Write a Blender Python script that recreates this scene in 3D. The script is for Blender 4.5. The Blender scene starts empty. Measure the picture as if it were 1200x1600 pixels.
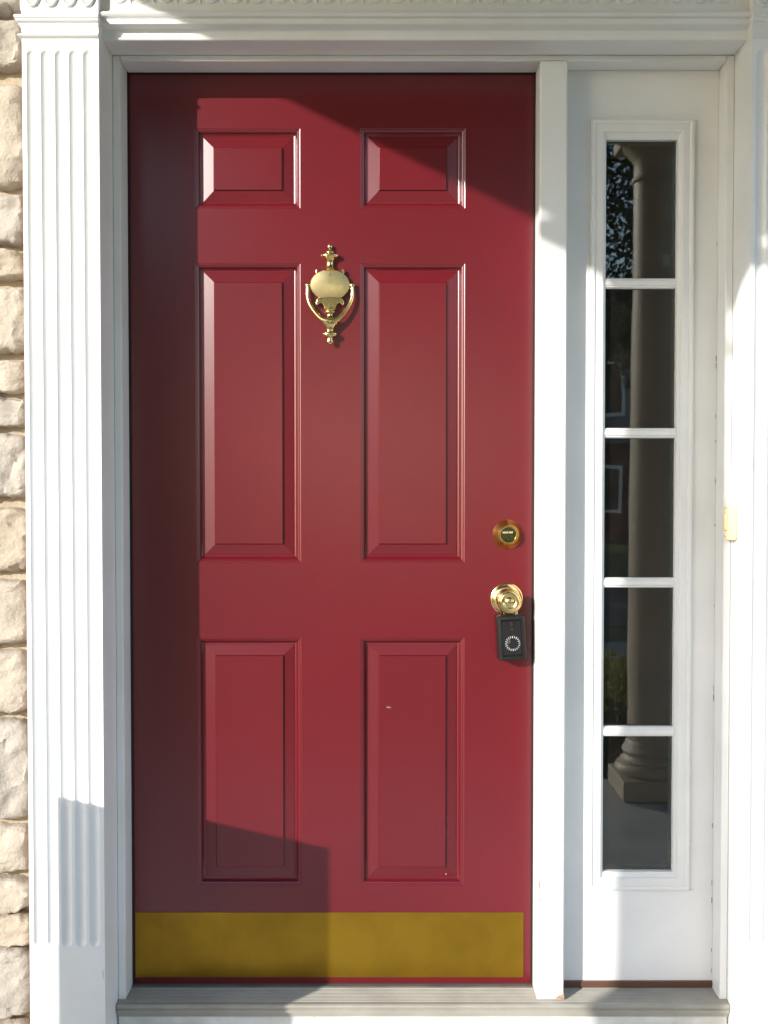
import bpy, bmesh, math, random
from mathutils import Vector, Matrix, noise
R = math.radians
sc = bpy.context.scene
col = sc.collection
CZ = 1.29                       # eye height above the porch floor; heights below are written relative to the eye

# ------------------------------------------------------------------ camera
cam = bpy.data.cameras.new('camera')
cam_o = bpy.data.objects.new('camera', cam); col.objects.link(cam_o)
cam.sensor_fit = 'VERTICAL'; cam.sensor_height = 36.0; cam.sensor_width = 27.0
cam.lens = 36.0 * 1700 / 1600
cam.clip_start = 0.05; cam.clip_end = 1500
cam_o.location = (0, -2.41, CZ)
cam_o.rotation_euler = (R(90) - math.atan(45 / 1700), 0, 0)
sc.camera = cam_o
sc.render.resolution_x = 768; sc.render.resolution_y = 1024

# ------------------------------------------------------------------ light
SUN = Vector((0.95, 1.0, -0.456)).normalized()        # direction the light travels
w = bpy.data.worlds.new('World'); sc.world = w; w.use_nodes = True
nt = w.node_tree
sky = nt.nodes.new('ShaderNodeTexSky'); sky.sky_type = 'NISHITA'; sky.sun_disc = False
sky.sun_elevation = math.asin(-SUN.z)
sky.sun_rotation = math.atan2(-SUN.x, -SUN.y)
sky.air_density = 1.0; sky.dust_density = 0.5; sky.ozone_density = 1.0
bg = nt.nodes['Background']; bg.inputs['Strength'].default_value = 0.15
nt.links.new(sky.outputs[0], bg.inputs['Color'])
sun = bpy.data.lights.new('sun', 'SUN'); sun.energy = 2.3; sun.angle = R(0.53); sun.color = (1.0, 0.965, 0.905)
sun_o = bpy.data.objects.new('sun', sun); col.objects.link(sun_o)
sun_o.rotation_euler = SUN.to_track_quat('-Z', 'Y').to_euler()
sun_o.location = (-8, -9, 8)
vs = sc.view_settings
vs.view_transform = 'Standard'; vs.look = 'None'; vs.exposure = 1.40; vs.gamma = 1.0; vs.use_curve_mapping = False

# ------------------------------------------------------------------ materials
def mat(name, base, rough=0.5, metal=0.0, var=None, vscale=8.0, vstretch=(1, 1, 1), bump=0.0, bscale=200.0, bstretch=(1, 1, 1),
        spec=0.5, coat=0.0, coat_rough=0.1, rvar=0.0, detail=4.0, spots=None):
    m = bpy.data.materials.new(name); m.use_nodes = True
    t = m.node_tree; N = t.nodes; L = t.links
    b = N['Principled BSDF']
    b.inputs['Base Color'].default_value = (*base, 1); b.inputs['Roughness'].default_value = rough
    b.inputs['Metallic'].default_value = metal; b.inputs['Specular IOR Level'].default_value = spec
    b.inputs['Coat Weight'].default_value = coat; b.inputs['Coat Roughness'].default_value = coat_rough
    tc = N.new('ShaderNodeTexCoord'); oi = N.new('ShaderNodeObjectInfo')
    add = N.new('ShaderNodeVectorMath'); add.operation = 'ADD'
    mul = N.new('ShaderNodeMath'); mul.operation = 'MULTIPLY'; mul.inputs[1].default_value = 37.0
    L.new(oi.outputs['Random'], mul.inputs[0])
    L.new(tc.outputs['Object'], add.inputs[0]); L.new(mul.outputs[0], add.inputs[1])
    def nz(scale, stretch, det=4.0, rgh=0.55):
        mp = N.new('ShaderNodeMapping'); mp.inputs['Scale'].default_value = stretch
        L.new(add.outputs[0], mp.inputs['Vector'])
        n = N.new('ShaderNodeTexNoise'); n.inputs['Scale'].default_value = scale
        n.inputs['Detail'].default_value = det; n.inputs['Roughness'].default_value = rgh
        L.new(mp.outputs[0], n.inputs['Vector']); return n
    out = None
    if var:
        n = nz(vscale, vstretch, detail)
        mx = N.new('ShaderNodeMix'); mx.data_type = 'RGBA'
        mx.inputs['A'].default_value = (*base, 1); mx.inputs['B'].default_value = (*var, 1)
        r = N.new('ShaderNodeValToRGB'); r.color_ramp.elements[0].position = 0.38; r.color_ramp.elements[1].position = 0.66
        L.new(n.outputs['Fac'], r.inputs[0]); L.new(r.outputs[0], mx.inputs['Factor'])
        out = mx.outputs['Result']
        if rvar:
            mr = N.new('ShaderNodeMapRange'); mr.inputs['To Min'].default_value = rough - rvar; mr.inputs['To Max'].default_value = rough + rvar
            L.new(n.outputs['Fac'], mr.inputs['Value']); L.new(mr.outputs[0], b.inputs['Roughness'])
    if spots:                                      # (colour, scale, threshold)
        n2 = nz(spots[1], (1, 1, 1), 6.0, 0.7)
        r2 = N.new('ShaderNodeValToRGB'); r2.color_ramp.elements[0].position = spots[2]; r2.color_ramp.elements[1].position = spots[2] + 0.02
        L.new(n2.outputs['Fac'], r2.inputs[0])
        mx2 = N.new('ShaderNodeMix'); mx2.data_type = 'RGBA'
        if out: L.new(out, mx2.inputs['A'])
        else: mx2.inputs['A'].default_value = (*base, 1)
        mx2.inputs['B'].default_value = (*spots[0], 1)
        L.new(r2.outputs[0], mx2.inputs['Factor']); out = mx2.outputs['Result']
    if out: L.new(out, b.inputs['Base Color'])
    if bump:
        n3 = nz(bscale, bstretch, 5.0, 0.6)
        bp = N.new('ShaderNodeBump'); bp.inputs['Strength'].default_value = 1.0; bp.inputs['Distance'].default_value = bump
        L.new(n3.outputs['Fac'], bp.inputs['Height']); L.new(bp.outputs[0], b.inputs['Normal'])
    return m

M = {}
M['white'] = mat('white_paint', (.80, .795, .785), .42, var=(.74, .735, .72), vscale=5, bump=.00010, bscale=120, bstretch=(1, 1, .35), spots=((.45, .38, .30), 60, .80))
M['white_board'] = mat('white_board_dirty', (.74, .73, .70), .55, var=(.58, .55, .50), vscale=14, bump=.0004, bscale=160, spots=((.20, .17, .14), 45, .70))
M['red'] = mat('red_door_paint', (.127, .0064, .0118), .26, var=(.114, .0056, .0104), vscale=2.5, bump=.00007, bscale=420, spec=.74, rvar=.03)
M['brass'] = mat('polished_brass', (.90, .70, .33), .19, 1.0, var=(.80, .58, .23), vscale=60, rvar=.04, bump=.00008, bscale=150)
M['brass_dull'] = mat('tarnished_brass', (.40, .238, .022), .36, .86, var=(.28, .155, .015), vscale=6, rvar=.08, bump=.00012, bscale=260, bstretch=(.3, 1, 1), detail=8)
M['brass_face'] = mat('brass_lock_face', (.15, .14, .06), .2, 1.0, bump=.0001, bscale=300)
M['brass_door_tint'] = mat('brass_with_door_reflection', (.66, .33, .10), .24, 1.0, var=(.55, .25, .07), vscale=50)  # brass collar; the red door's reflection is put into its colour
M['black'] = mat('black_enamel', (.008, .007, .007), .42, var=(.012, .0105, .0105), vscale=60, bump=.0001, bscale=700)
M['black_dark'] = mat('black_rubber', (.010, .009, .009), .6)
M['steel'] = mat('bright_steel', (.60, .60, .60), .25, 1.0)
M['mark'] = mat('white_print', (.72, .72, .72), .5)
M['chip'] = mat('bare_wood_chip', (.46, .33, .23), .7, var=(.30, .20, .13), vscale=150)
M['crack'] = mat('dark_crack', (.16, .12, .09), .8)
M['caulk'] = mat('pinkish_caulk', (.44, .30, .22), .7, var=(.36, .27, .20), vscale=30)
M['wood_brown'] = mat('brown_stained_wood', (.115, .052, .032), .5, var=(.10, .036, .020), vscale=18, vstretch=(.1, 1, 1), bump=.0002, bscale=120, bstretch=(.05, 1, 1))
M['sill'] = mat('weathered_aluminium_sill', (.36, .335, .285), .5, .0, var=(.29, .27, .23), vscale=10, bump=.0001, bscale=260, bstretch=(.5, 1, 1), spots=((.20, .17, .14), 90, .74))
M['sill_back'] = mat('grey_sill_metal', (.20, .20, .185), .45, .4, var=(.13, .13, .12), vscale=12)
M['cream'] = mat('cream_plastic', (.78, .68, .38), .4, var=(.74, .62, .32), vscale=20)
M['cream_button'] = mat('tan_button_plastic', (.62, .45, .28), .4)
M['concrete'] = mat('porch_concrete', (.48, .465, .445), .75, var=(.40, .385, .365), vscale=3, bump=.0006, bscale=120)
M['porch_paint'] = mat('beige_porch_paint', (.54, .46, .36), .5, var=(.48, .41, .32), vscale=5)
M['porch_beam'] = mat('tan_beam_paint', (.34, .28, .21), .55, var=(.29, .235, .175), vscale=5)
M['porch_wood'] = mat('brown_porch_ceiling', (.22, .16, .11), .6, var=(.17, .12, .08), vscale=6, vstretch=(1, .1, 1))
M['asphalt'] = mat('asphalt', (.055, .055, .058), .8, var=(.07, .07, .07), vscale=2, bump=.002, bscale=60)
M['walk'] = mat('pavement_concrete', (.36, .35, .34), .8, var=(.29, .28, .27), vscale=2)
M['grass'] = mat('lawn_grass', (.055, .085, .018), .8, var=(.10, .11, .025), vscale=1.3, bump=.03, bscale=30, detail=8)
M['soil'] = mat('soil', (.045, .03, .02), .9)
M['mortar'] = mat('tan_mortar', (.45, .375, .28), .9, var=(.37, .305, .22), vscale=16, bump=.003, bscale=90)
M['stone'] = []
for i, (c, v) in enumerate([((.49, .42, .34), (.41, .35, .28)), ((.52, .445, .36), (.45, .385, .31)), ((.45, .40, .34), (.38, .335, .285)), ((.48, .40, .31), (.41, .335, .26))]):
    M['stone'].append(mat('limestone', c, .9, var=v, vscale=14, bump=.0034, bscale=130, spots=((.26, .22, .17), 70, .66), detail=8))
M['interior'] = mat('dim_plaster', (.50, .44, .36), .8)
M['interior_floor'] = mat('dark_floor', (.06, .04, .03), .5)
M['shadow_caster'] = mat('brown_caster_glaze', (.10, .06, .04), .4, var=(.07, .04, .03), vscale=9)
M['brick'] = mat('dark_red_brick', (.14, .050, .036), .85, var=(.10, .036, .028), vscale=4, bump=.01, bscale=12)
M['siding'] = mat('grey_blue_siding', (.22, .24, .28), .6, var=(.18, .20, .24), vscale=.8, vstretch=(.1, 1, 8))
M['shingle'] = mat('dark_shingle', (.05, .045, .045), .9, var=(.08, .07, .07), vscale=6)
M['bark'] = mat('bark', (.09, .065, .045), .9, var=(.05, .036, .026), vscale=9, bump=.02, bscale=20, bstretch=(1, 1, .2))

def leaf_mat(name, base, var, trans=.35):
    m = bpy.data.materials.new(name); m.use_nodes = True
    t = m.node_tree; N = t.nodes; L = t.links
    b = N['Principled BSDF']; b.inputs['Roughness'].default_value = .5
    tc = N.new('ShaderNodeTexCoord'); n = N.new('ShaderNodeTexNoise'); n.inputs['Scale'].default_value = 5
    L.new(tc.outputs['Object'], n.inputs['Vector'])
    mx = N.new('ShaderNodeMix'); mx.data_type = 'RGBA'; mx.inputs['A'].default_value = (*base, 1); mx.inputs['B'].default_value = (*var, 1)
    L.new(n.outputs['Fac'], mx.inputs['Factor']); L.new(mx.outputs['Result'], b.inputs['Base Color'])
    tr = N.new('ShaderNodeBsdfTranslucent'); L.new(mx.outputs['Result'], tr.inputs['Color'])
    ms = N.new('ShaderNodeMixShader'); ms.inputs[0].default_value = trans
    L.new(b.outputs[0], ms.inputs[1]); L.new(tr.outputs[0], ms.inputs[2])
    L.new(ms.outputs[0], N['Material Output'].inputs['Surface'])
    return m
M['leaf'] = leaf_mat('tree_leaf', (.030, .055, .014), (.055, .085, .020))
M['leaf_sunlit'] = leaf_mat('sunlit_shrub_leaf', (.30, .25, .03), (.20, .22, .03), .65)  # gold of sun shining through the leaves, put into the leaf colour
M['leaf_dark'] = leaf_mat('dark_shrub_leaf', (.035, .055, .016), (.05, .065, .02), .2)

def glass_mat():
    m = bpy.data.materials.new('window_glass'); m.use_nodes = True
    t = m.node_tree; N = t.nodes; L = t.links
    N.remove(N['Principled BSDF'])
    tr = N.new('ShaderNodeBsdfTransparent'); tr.inputs[0].default_value = (.80, .84, .81, 1)
    gl = N.new('ShaderNodeBsdfGlossy'); gl.inputs['Roughness'].default_value = .010
    fr = N.new('ShaderNodeFresnel'); fr.inputs['IOR'].default_value = 1.80
    ms = N.new('ShaderNodeMixShader')
    L.new(fr.outputs[0], ms.inputs[0]); L.new(tr.outputs[0], ms.inputs[1]); L.new(gl.outputs[0], ms.inputs[2])
    # thin dust film, its pale colour adding haze to dark reflections; slight waviness of sheet glass
    df = N.new('ShaderNodeBsdfDiffuse'); df.inputs[0].default_value = (.62, .54, .45, 1)
    tc = N.new('ShaderNodeTexCoord'); nd = N.new('ShaderNodeTexNoise'); nd.inputs['Scale'].default_value = 14; nd.inputs['Detail'].default_value = 6
    L.new(tc.outputs['Object'], nd.inputs['Vector'])
    mr = N.new('ShaderNodeMapRange'); mr.inputs['From Min'].default_value = .3; mr.inputs['From Max'].default_value = .8
    mr.inputs['To Min'].default_value = .006; mr.inputs['To Max'].default_value = .018; L.new(nd.outputs['Fac'], mr.inputs['Value'])
    nw = N.new('ShaderNodeTexNoise'); nw.inputs['Scale'].default_value = 5; nw.inputs['Detail'].default_value = 1; L.new(tc.outputs['Object'], nw.inputs['Vector'])
    bp = N.new('ShaderNodeBump'); bp.inputs['Distance'].default_value = .0003; L.new(nw.outputs['Fac'], bp.inputs['Height']); L.new(bp.outputs[0], gl.inputs['Normal'])
    m2 = N.new('ShaderNodeMixShader'); L.new(mr.outputs[0], m2.inputs[0]); L.new(ms.outputs[0], m2.inputs[1]); L.new(df.outputs[0], m2.inputs[2])
    L.new(m2.outputs[0], N['Material Output'].inputs['Surface'])
    return m
M['glass'] = glass_mat()

# ------------------------------------------------------------------ helpers
class MB:
    """collects shapes in place coordinates (x right, y into the house, z up, z = 0 at eye height)"""
    def __init__(s): s.v = []; s.f = []
    def add(s, vs_, fs_):
        o = len(s.v); s.v += [tuple(p) for p in vs_]; s.f += [tuple(i + o for i in f) for f in fs_]; return s
    def box(s, x0, x1, y0, y1, z0, z1):
        return s.add([(x0, y0, z0), (x1, y0, z0), (x1, y1, z0), (x0, y1, z0), (x0, y0, z1), (x1, y0, z1), (x1, y1, z1), (x0, y1, z1)],
                     [(0, 3, 2, 1), (4, 5, 6, 7), (0, 1, 5, 4), (1, 2, 6, 5), (2, 3, 7, 6), (3, 0, 4, 7)])
    def lathe(s, prof, o, ax='z', n=32, sy=1.0):
        """prof: (radius, along-axis); axis z up, or 'y' = out of the door towards the viewer"""
        vs_, fs_ = [], []
        for r, h in prof:
            for k in range(n):
                a = 2 * math.pi * k / n
                if ax == 'z': vs_.append((o[0] + r * math.cos(a), o[1] + r * math.sin(a) * sy, o[2] + h))
                else: vs_.append((o[0] + r * math.cos(a), o[1] - h, o[2] + r * math.sin(a)))
        for i in range(len(prof) - 1):
            for k in range(n):
                fs_.append((i * n + k, i * n + (k + 1) % n, (i + 1) * n + (k + 1) % n, (i + 1) * n + k))
        if prof[0][0] > 1e-6: fs_.append(tuple(reversed(range(n))))
        if prof[-1][0] > 1e-6: fs_.append(tuple((len(prof) - 1) * n + k for k in range(n)))
        return s.add(vs_, fs_)
    def tube(s, path, rad, n=12, flat=1.0):
        path = [Vector(p) for p in path]; m = len(path)
        if not hasattr(rad, '__len__'): rad = [rad] * m
        vs_, fs_ = [], []
        up = Vector((0, 1, 0))
        for i, p in enumerate(path):
            t = (path[min(i + 1, m - 1)] - path[max(i - 1, 0)]).normalized()
            a = t.cross(up)
            if a.length < 1e-4: a = Vector((1, 0, 0))
            a.normalize(); b = a.cross(t)
            for k in range(n):
                q = 2 * math.pi * k / n
                vs_.append(p + a * math.cos(q) * rad[i] + b * math.sin(q) * rad[i] * flat)
        for i in range(m - 1):
            for k in range(n):
                fs_.append((i * n + k, i * n + (k + 1) % n, (i + 1) * n + (k + 1) % n, (i + 1) * n + k))
        fs_ += [tuple(reversed(range(n))), tuple((m - 1) * n + k for k in range(n))]
        return s.add(vs_, fs_)
    def loops(s, x0, x1, z0, z1, prof, cap=True):
        """nested rectangles facing the viewer: prof = (inset, y)"""
        vs_, fs_ = [], []
        for d, y in prof:
            vs_ += [(x0 + d, y, z0 + d), (x1 - d, y, z0 + d), (x1 - d, y, z1 - d), (x0 + d, y, z1 - d)]
        for i in range(len(prof) - 1):
            for k in range(4):
                fs_.append((i * 4 + k, i * 4 + (k + 1) % 4, (i + 1) * 4 + (k + 1) % 4, (i + 1) * 4 + k))
        if cap: j = (len(prof) - 1) * 4; fs_.append((j, j + 1, j + 2, j + 3))
        return s.add(vs_, fs_)
    def extr(s, prof, x0, x1):
        """closed (y,z) outline drawn out along x"""
        n = len(prof)
        vs_ = [(x0, y, z) for y, z in prof] + [(x1, y, z) for y, z in prof]
        fs_ = [(i, (i + 1) % n, n + (i + 1) % n, n + i) for i in range(n)] + [tuple(reversed(range(n))), tuple(range(n, 2 * n))]
        return s.add(vs_, fs_)
    def prism(s, pts, y0, y1):
        """closed (x,z) outline drawn out along y (y0 = front)"""
        n = len(pts)
        vs_ = [(x, y0, z) for x, z in pts] + [(x, y1, z) for x, z in pts]
        fs_ = [(i, (i + 1) % n, n + (i + 1) % n, n + i) for i in range(n)] + [tuple(reversed(range(n))), tuple(range(n, 2 * n))]
        return s.add(vs_, fs_)
    def xform(s, mtx):
        s.v = [tuple(mtx @ Vector(p)) for p in s.v]; return s
    def build(s, name, m, parent=None, bevel=0, seg=2, smooth=30, origin=None):
        if origin is None:
            xs, ys, zs = zip(*s.v)
            origin = ((min(xs) + max(xs)) / 2, (min(ys) + max(ys)) / 2, min(zs))
        og = Vector(origin) + Vector((0, 0, CZ))
        me = bpy.data.meshes.new(name)
        me.from_pydata([(p[0] - origin[0], p[1] - origin[1], p[2] - origin[2]) for p in s.v], [], s.f)
        bm = bmesh.new(); bm.from_mesh(me); bmesh.ops.recalc_face_normals(bm, faces=bm.faces); bm.to_mesh(me); bm.free()
        me.materials.append(m)
        me.shade_smooth(); me.set_sharp_from_angle(angle=R(smooth))
        o = bpy.data.objects.new(name, me); col.objects.link(o)
        link(o, og, parent)
        if bevel:
            md = o.modifiers.new('edge', 'BEVEL'); md.width = bevel; md.segments = seg; md.limit_method = 'ANGLE'; md.angle_limit = R(40)
            md.harden_normals = False
        return o
def world_of(o):
    p = Vector((0, 0, 0))
    while o: p += Vector(o.location); o = o.parent
    return p
def link(o, og, parent):
    if parent: o.parent = parent; o.location = og - world_of(parent)
    else: o.location = og
def tag(o, label=None, cat=None, group=None, kind=None):
    if label: o['label'] = label
    if cat: o['category'] = cat
    if group: o['group'] = group
    if kind: o['kind'] = kind
    return o
def empty(name, p):
    o = bpy.data.objects.new(name, None); col.objects.link(o)
    o.location = (p[0], p[1], p[2] + CZ); o.empty_display_size = .1; return o
def again(src, p, parent):
    """another piece with the same mesh, its origin at p"""
    o = src.copy(); col.objects.link(o); link(o, Vector(p) + Vector((0, 0, CZ)), parent); return o
B = lambda *a: MB().box(*a)
rnd = random.Random(7)

# ------------------------------------------------------------------ main measures
FL = -CZ                                  # porch floor
GR = -1.75                                # garden ground
DX0, DX1, DZ0, DZ1 = -.562, .332, -1.121, .903     # visible door
PX = -.1145                               # door middle
RL, RR = -.579, .747                      # returns of the surround (left, right)
YP, YF, YS = -.178, -.070, -.017          # pilaster face, frame face, sidelight face
SILL = -1.124

# ------------------------------------------------------------------ setting
tag(B(-400, 400, -400, 60, GR - .4, GR).build('lawn', M['grass']), kind='structure')
tag(B(-60, 60, -9.35, -8.15, GR + .004, GR + .03).build('pavement', M['walk']), kind='structure')
tag(B(-80, 80, -17.0, -10.9, GR + .004, GR + .012).build('road', M['asphalt']), kind='structure')
tag(B(-2.2, 2.2, -2.32, -.02, GR - .1, FL).build('porch_floor', M['concrete'], bevel=.008), kind='structure')
tag(B(-.62, .62, -2.66, -2.325, GR - .1, FL - .19).build('porch_step', M['concrete'], bevel=.008), kind='structure')
# dim hall behind the glass
h = MB()
h.box(-1.5, 1.6, 2.8, 2.85, FL, 1.35); h.box(-1.55, -1.5, .06, 2.85, FL, 1.35); h.box(1.6, 1.65, .06, 2.85, FL, 1.35); h.box(-1.55, 1.65, .06, 2.85, 1.35, 1.4)
tag(h.build('hall_walls', M['interior']), kind='structure')
tag(B(-1.5, 1.6, .06, 2.8, FL - .02, FL + .1).build('hall_floor', M['interior_floor']), kind='structure')

# ------------------------------------------------------------------ stone wall
bands = [(1.29, 1.20), (1.19, 1.075), (1.066, .972), (.9600, .8575), (.8300, .6134), (.6050, .4940), (.4880, .4262), (.4120, .2700), (.2545, .1917), (.1795, .1159), (.1060, -.0320), (-.0475, -.1872), (-.2010, -.3403),
         (-.3505, -.4858), (-.4975, -.7077), (-.7200, -.8245), (-.8335, -.9034), (-.9115, -.9771), (-.9840, -1.1320), (-1.142, -1.289)]
wall_l = empty('stone_wall', (-1.3, -.06, FL)); tag(wall_l, 'rough beige limestone wall with tan mortar left of the fluted pilaster', 'wall')
wall_r = empty('stone_wall', (1.5, -.06, FL)); tag(wall_r, 'rough beige limestone wall to the right of the right-hand pilaster', 'wall')
B(-2.4, RL - .03, -.112, .055, FL + .001, 1.75).build('mortar_bed', M['mortar'], wall_l)
B(RR + .03, 2.4, -.112, .055, FL + .001, 1.75).build('mortar_bed', M['mortar'], wall_r)
tag(B(RL + .021, RR - .021, -.10, .055, .98, 1.75).build('wall_above_door', M['mortar']), 'plain tan wall strip above the white door lintel', 'wall')
def stone(parent, x0, x1, z0, z1, seed):
    r = random.Random(seed); n = 30
    wx, wz = (x1 - x0) / 2, (z1 - z0) / 2; cx, cz = (x0 + x1) / 2, (z0 + z1) / 2
    off = Vector((r.uniform(0, 50), r.uniform(0, 50), r.uniform(0, 50)))
    tx, tz = r.uniform(-.06, .06), r.uniform(-.08, .06); dep = r.uniform(.040, .052)
    vs_, fs_ = [], []
    e = .009
    for j in range(n + 1):
        for i in range(n + 1):
            s = -1 + 2 * i / n; t = -1 + 2 * j / n
            # squash towards the rim so the rounded edge is well sampled
            s = math.copysign(1 - (1 - abs(s)) ** 1.5, s); t = math.copysign(1 - (1 - abs(t)) ** 1.5, t)
            k = (abs(s) ** 7 + abs(t) ** 7) ** (1 / 7); mx = max(abs(s), abs(t)); q = mx / k if k > 1e-6 else 1
            x = cx + s * q * wx; z = cz + t * q * wz
            p = Vector((x, z, 0)) * 22 + off
            x += noise.noise(p) * e * mx; z += noise.noise(p + Vector((9, 4, 2))) * e * mx
            x += noise.noise(p * 3.1) * .005 * mx; z += noise.noise(p * 3.1 + Vector((5, 1, 7))) * .005 * mx
            rim = (1 - mx ** 16) ** .5 if mx < 1 else 0
            d = dep + tx * (x - cx) + tz * (z - cz)
            # cleft faces: broken steps plus roughness
            d += .020 * (abs(noise.noise(p * .55 + Vector((3, 3, 3)))) - .25) + .010 * (abs(noise.noise(p * 1.3 + Vector((1, 8, 3)))) - .2)
            st = noise.noise(p * .75 + Vector((7, 1, 4))); d -= .009 * max(0, min(1, (st - .10) * 9))
            d += .006 * noise.noise(p * 1.9) + .0040 * noise.noise(p * 5) + .0020 * noise.noise(p * 11)
            d = dep + (d - dep) * .6
            vs_.append((x, -.104 - max(.0, d) * (.12 + .88 * rim) + (.012 if mx >= 1 else 0), z))
    for j in range(n):
        for i in range(n):
            a = j * (n + 1) + i; fs_.append((a, a + 1, a + n + 2, a + n + 1))
    MB().add(vs_, fs_).build('stone', M['stone'][r.randrange(4)], parent, smooth=35)
sd = 1
for bi, (zt, zb) in enumerate(bands):
    x = -.7365 - rnd.uniform(.0, .007)
    while x > -1.75:
        wd = rnd.uniform(.13, .34); stone(wall_l, x - wd, x, zb, zt, sd); sd += 1; x -= wd + rnd.uniform(.008, .014)
    x = .906 + rnd.uniform(0, .006)
    while x < 1.75:
        wd = rnd.uniform(.13, .34); stone(wall_r, x, x + wd, zb, zt, sd); sd += 1; x += wd + rnd.uniform(.008, .014)

# ------------------------------------------------------------------ door surround: two pilasters and the head
surround = empty('door_surround', ((RL + RR) / 2, -.1, FL)); tag(surround, 'white moulded surround with fluted pilasters and a lintel framing the red door', 'door surround')
PW = .156
def fluted_face(cx):
    """front sheet with five sunk flutes with round ends"""
    vs_, fs_ = [], []
    fr = .0112; pitch = .0287; zt, zb = .8790, -.9615
    cs = [cx + (k - 2) * pitch for k in range(5)]
    xs = {cx - PW / 2, cx + PW / 2}
    for c in cs:
        for k in range(-12, 13): xs.add(round(c + fr * math.sin(math.pi / 2 * k / 12), 6))
        xs.add(round(c - fr - .0006, 6)); xs.add(round(c + fr + .0006, 6))
    xs = sorted(xs)
    zs = {FL + .002, .93}
    for k in range(0, 11):
        a = math.pi / 2 * k / 10
        zs.add(round(zt - fr + fr * math.sin(a), 6)); zs.add(round(zb + fr - fr * math.sin(a), 6))
    zs |= {round(zt + .0006, 6), round(zb - .0006, 6)}
    for k in range(1, 12): zs.add(round(zb + (zt - zb) * k / 12, 6))
    zs = sorted(zs)
    for z in zs:
        for x in xs:
            d = 0
            for c in cs:
                zz = min(max(z, zb + fr), zt - fr); q = math.hypot(x - c, z - zz)
                if q < fr: d = max(d, .0058 * (1 - (q / fr) ** 2))
            vs_.append((x, YP + d, z))
    n = len(xs)
    for j in range(len(zs) - 1):
        for i in range(n - 1):
            a = j * n + i; fs_.append((a, a + 1, a + n + 1, a + n))
    return vs_, fs_
for cx in (RL - PW / 2, RR + PW / 2):
    x0, x1 = cx - PW / 2, cx + PW / 2
    p = MB(); p.add(*fluted_face(cx))
    p.add([(x0, YP, FL + .002), (x0, YP, .93), (x0, .05, .93), (x0, .05, FL + .002), (x1, YP, FL + .002), (x1, YP, .93), (x1, .05, .93), (x1, .05, FL + .002)],
          [(0, 1, 2, 3), (4, 7, 6, 5), (1, 5, 6, 2)])
    pil = p.build('pilaster', M['white'], surround, smooth=40)
    # neck mouldings
    def ring(name, z0, z1, prof):
        m = MB(); n = len(prof)
        for a in range(n - 1):
            (o0, q0), (o1, q1) = prof[a], prof[a + 1]
            il, ir = (1, .12) if cx < 0 else (.12, 1)
            c0 = [(x0 - o0 * il, .04, q0), (x0 - o0 * il, YP - o0, q0), (x1 + o0 * ir, YP - o0, q0), (x1 + o0 * ir, .04, q0)]
            c1 = [(x0 - o1 * il, .04, q1), (x0 - o1 * il, YP - o1, q1), (x1 + o1 * ir, YP - o1, q1), (x1 + o1 * ir, .04, q1)]
            m.add(c0 + c1, [(0, 1, 5, 4), (1, 2, 6, 5), (2, 3, 7, 6)])
        return m.build(name, M['white'], pil, smooth=25)
    bead = [(.0, .9015)] + [(.002 + .0055 * math.sin(math.pi * k / 8), .9025 + .009 * k / 8) for k in range(9)] + [(.0, .9125)]
    ring('astragal', 0, 0, bead)
    band = [(0, .9125), (.001, .922), (.0035, .9265), (.0045, .9275), (.0045, .931), (.008, .933), (.010, .9345), (.010, .9385), (.012, .940), (.0128, .9425), (.0118, .9455), (.008, .9475), (.002, .949), (0, .953), (.002, .96), (.004, 1.07), (.014, 1.075), (.018, 1.12), (.018, 1.29), (-.02, 1.29)]
    ring('capital_moulding', 0, 0, band)
    # row of hanging leaves with a curl inside each
    src = None
    for k in range(4):
        lx = cx + (k - 1.5) * .0372
        if src is None:
            m = MB(); ey = YP - .004
            pts = [(lx + .0148 * math.sin(a) * (1.0 if math.cos(a) < 0 else 1.0), ey, .995 - .0285 * -math.cos(a) * -1) for a in [math.pi * 2 * q / 28 for q in range(29)]]
            m.tube(pts, .0034, 8, 1.0)
            pts2 = [(lx + .0088 * math.sin(a), ey + .001, .992 + .019 * math.cos(a)) for a in [math.pi * 2 * q / 24 for q in range(25)]]
            m.tube(pts2, .0022, 8, 1.0)
            cur = [(lx + .0012 + (.0054 - .0007 * q * .42) * math.cos(.55 * q), ey + .0005, .985 + (.0085 - .0009 * q * .5) * math.sin(.55 * q)) for q in range(14)]
            m.tube(cur, [.0026 - .0001 * q for q in range(14)], 8, 1.0)
            src = m.build('leaf_ornament', M['white'], pil, smooth=60, origin=(lx, YP, .966))
        else: again(src, (lx, YP, .966), pil)

lint = MB().extr([(.04, .911), (-.146, .911), (-.148, .913), (-.148, .9305), (-.151, .9325), (-.168, .9335), (-.1705, .9350), (-.1705, .9400), (-.165, .9425), (-.165, .9475), (-.172, .9500), (-.1755, .9540), (-.174, .9580), (-.163, .9625), (-.160, .9680), (-.160, 1.08), (-.175, 1.09), (-.178, 1.29), (.04, 1.29)], RL + .0003, RR - .0003).build('lintel', M['white'], surround, smooth=25)
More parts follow.
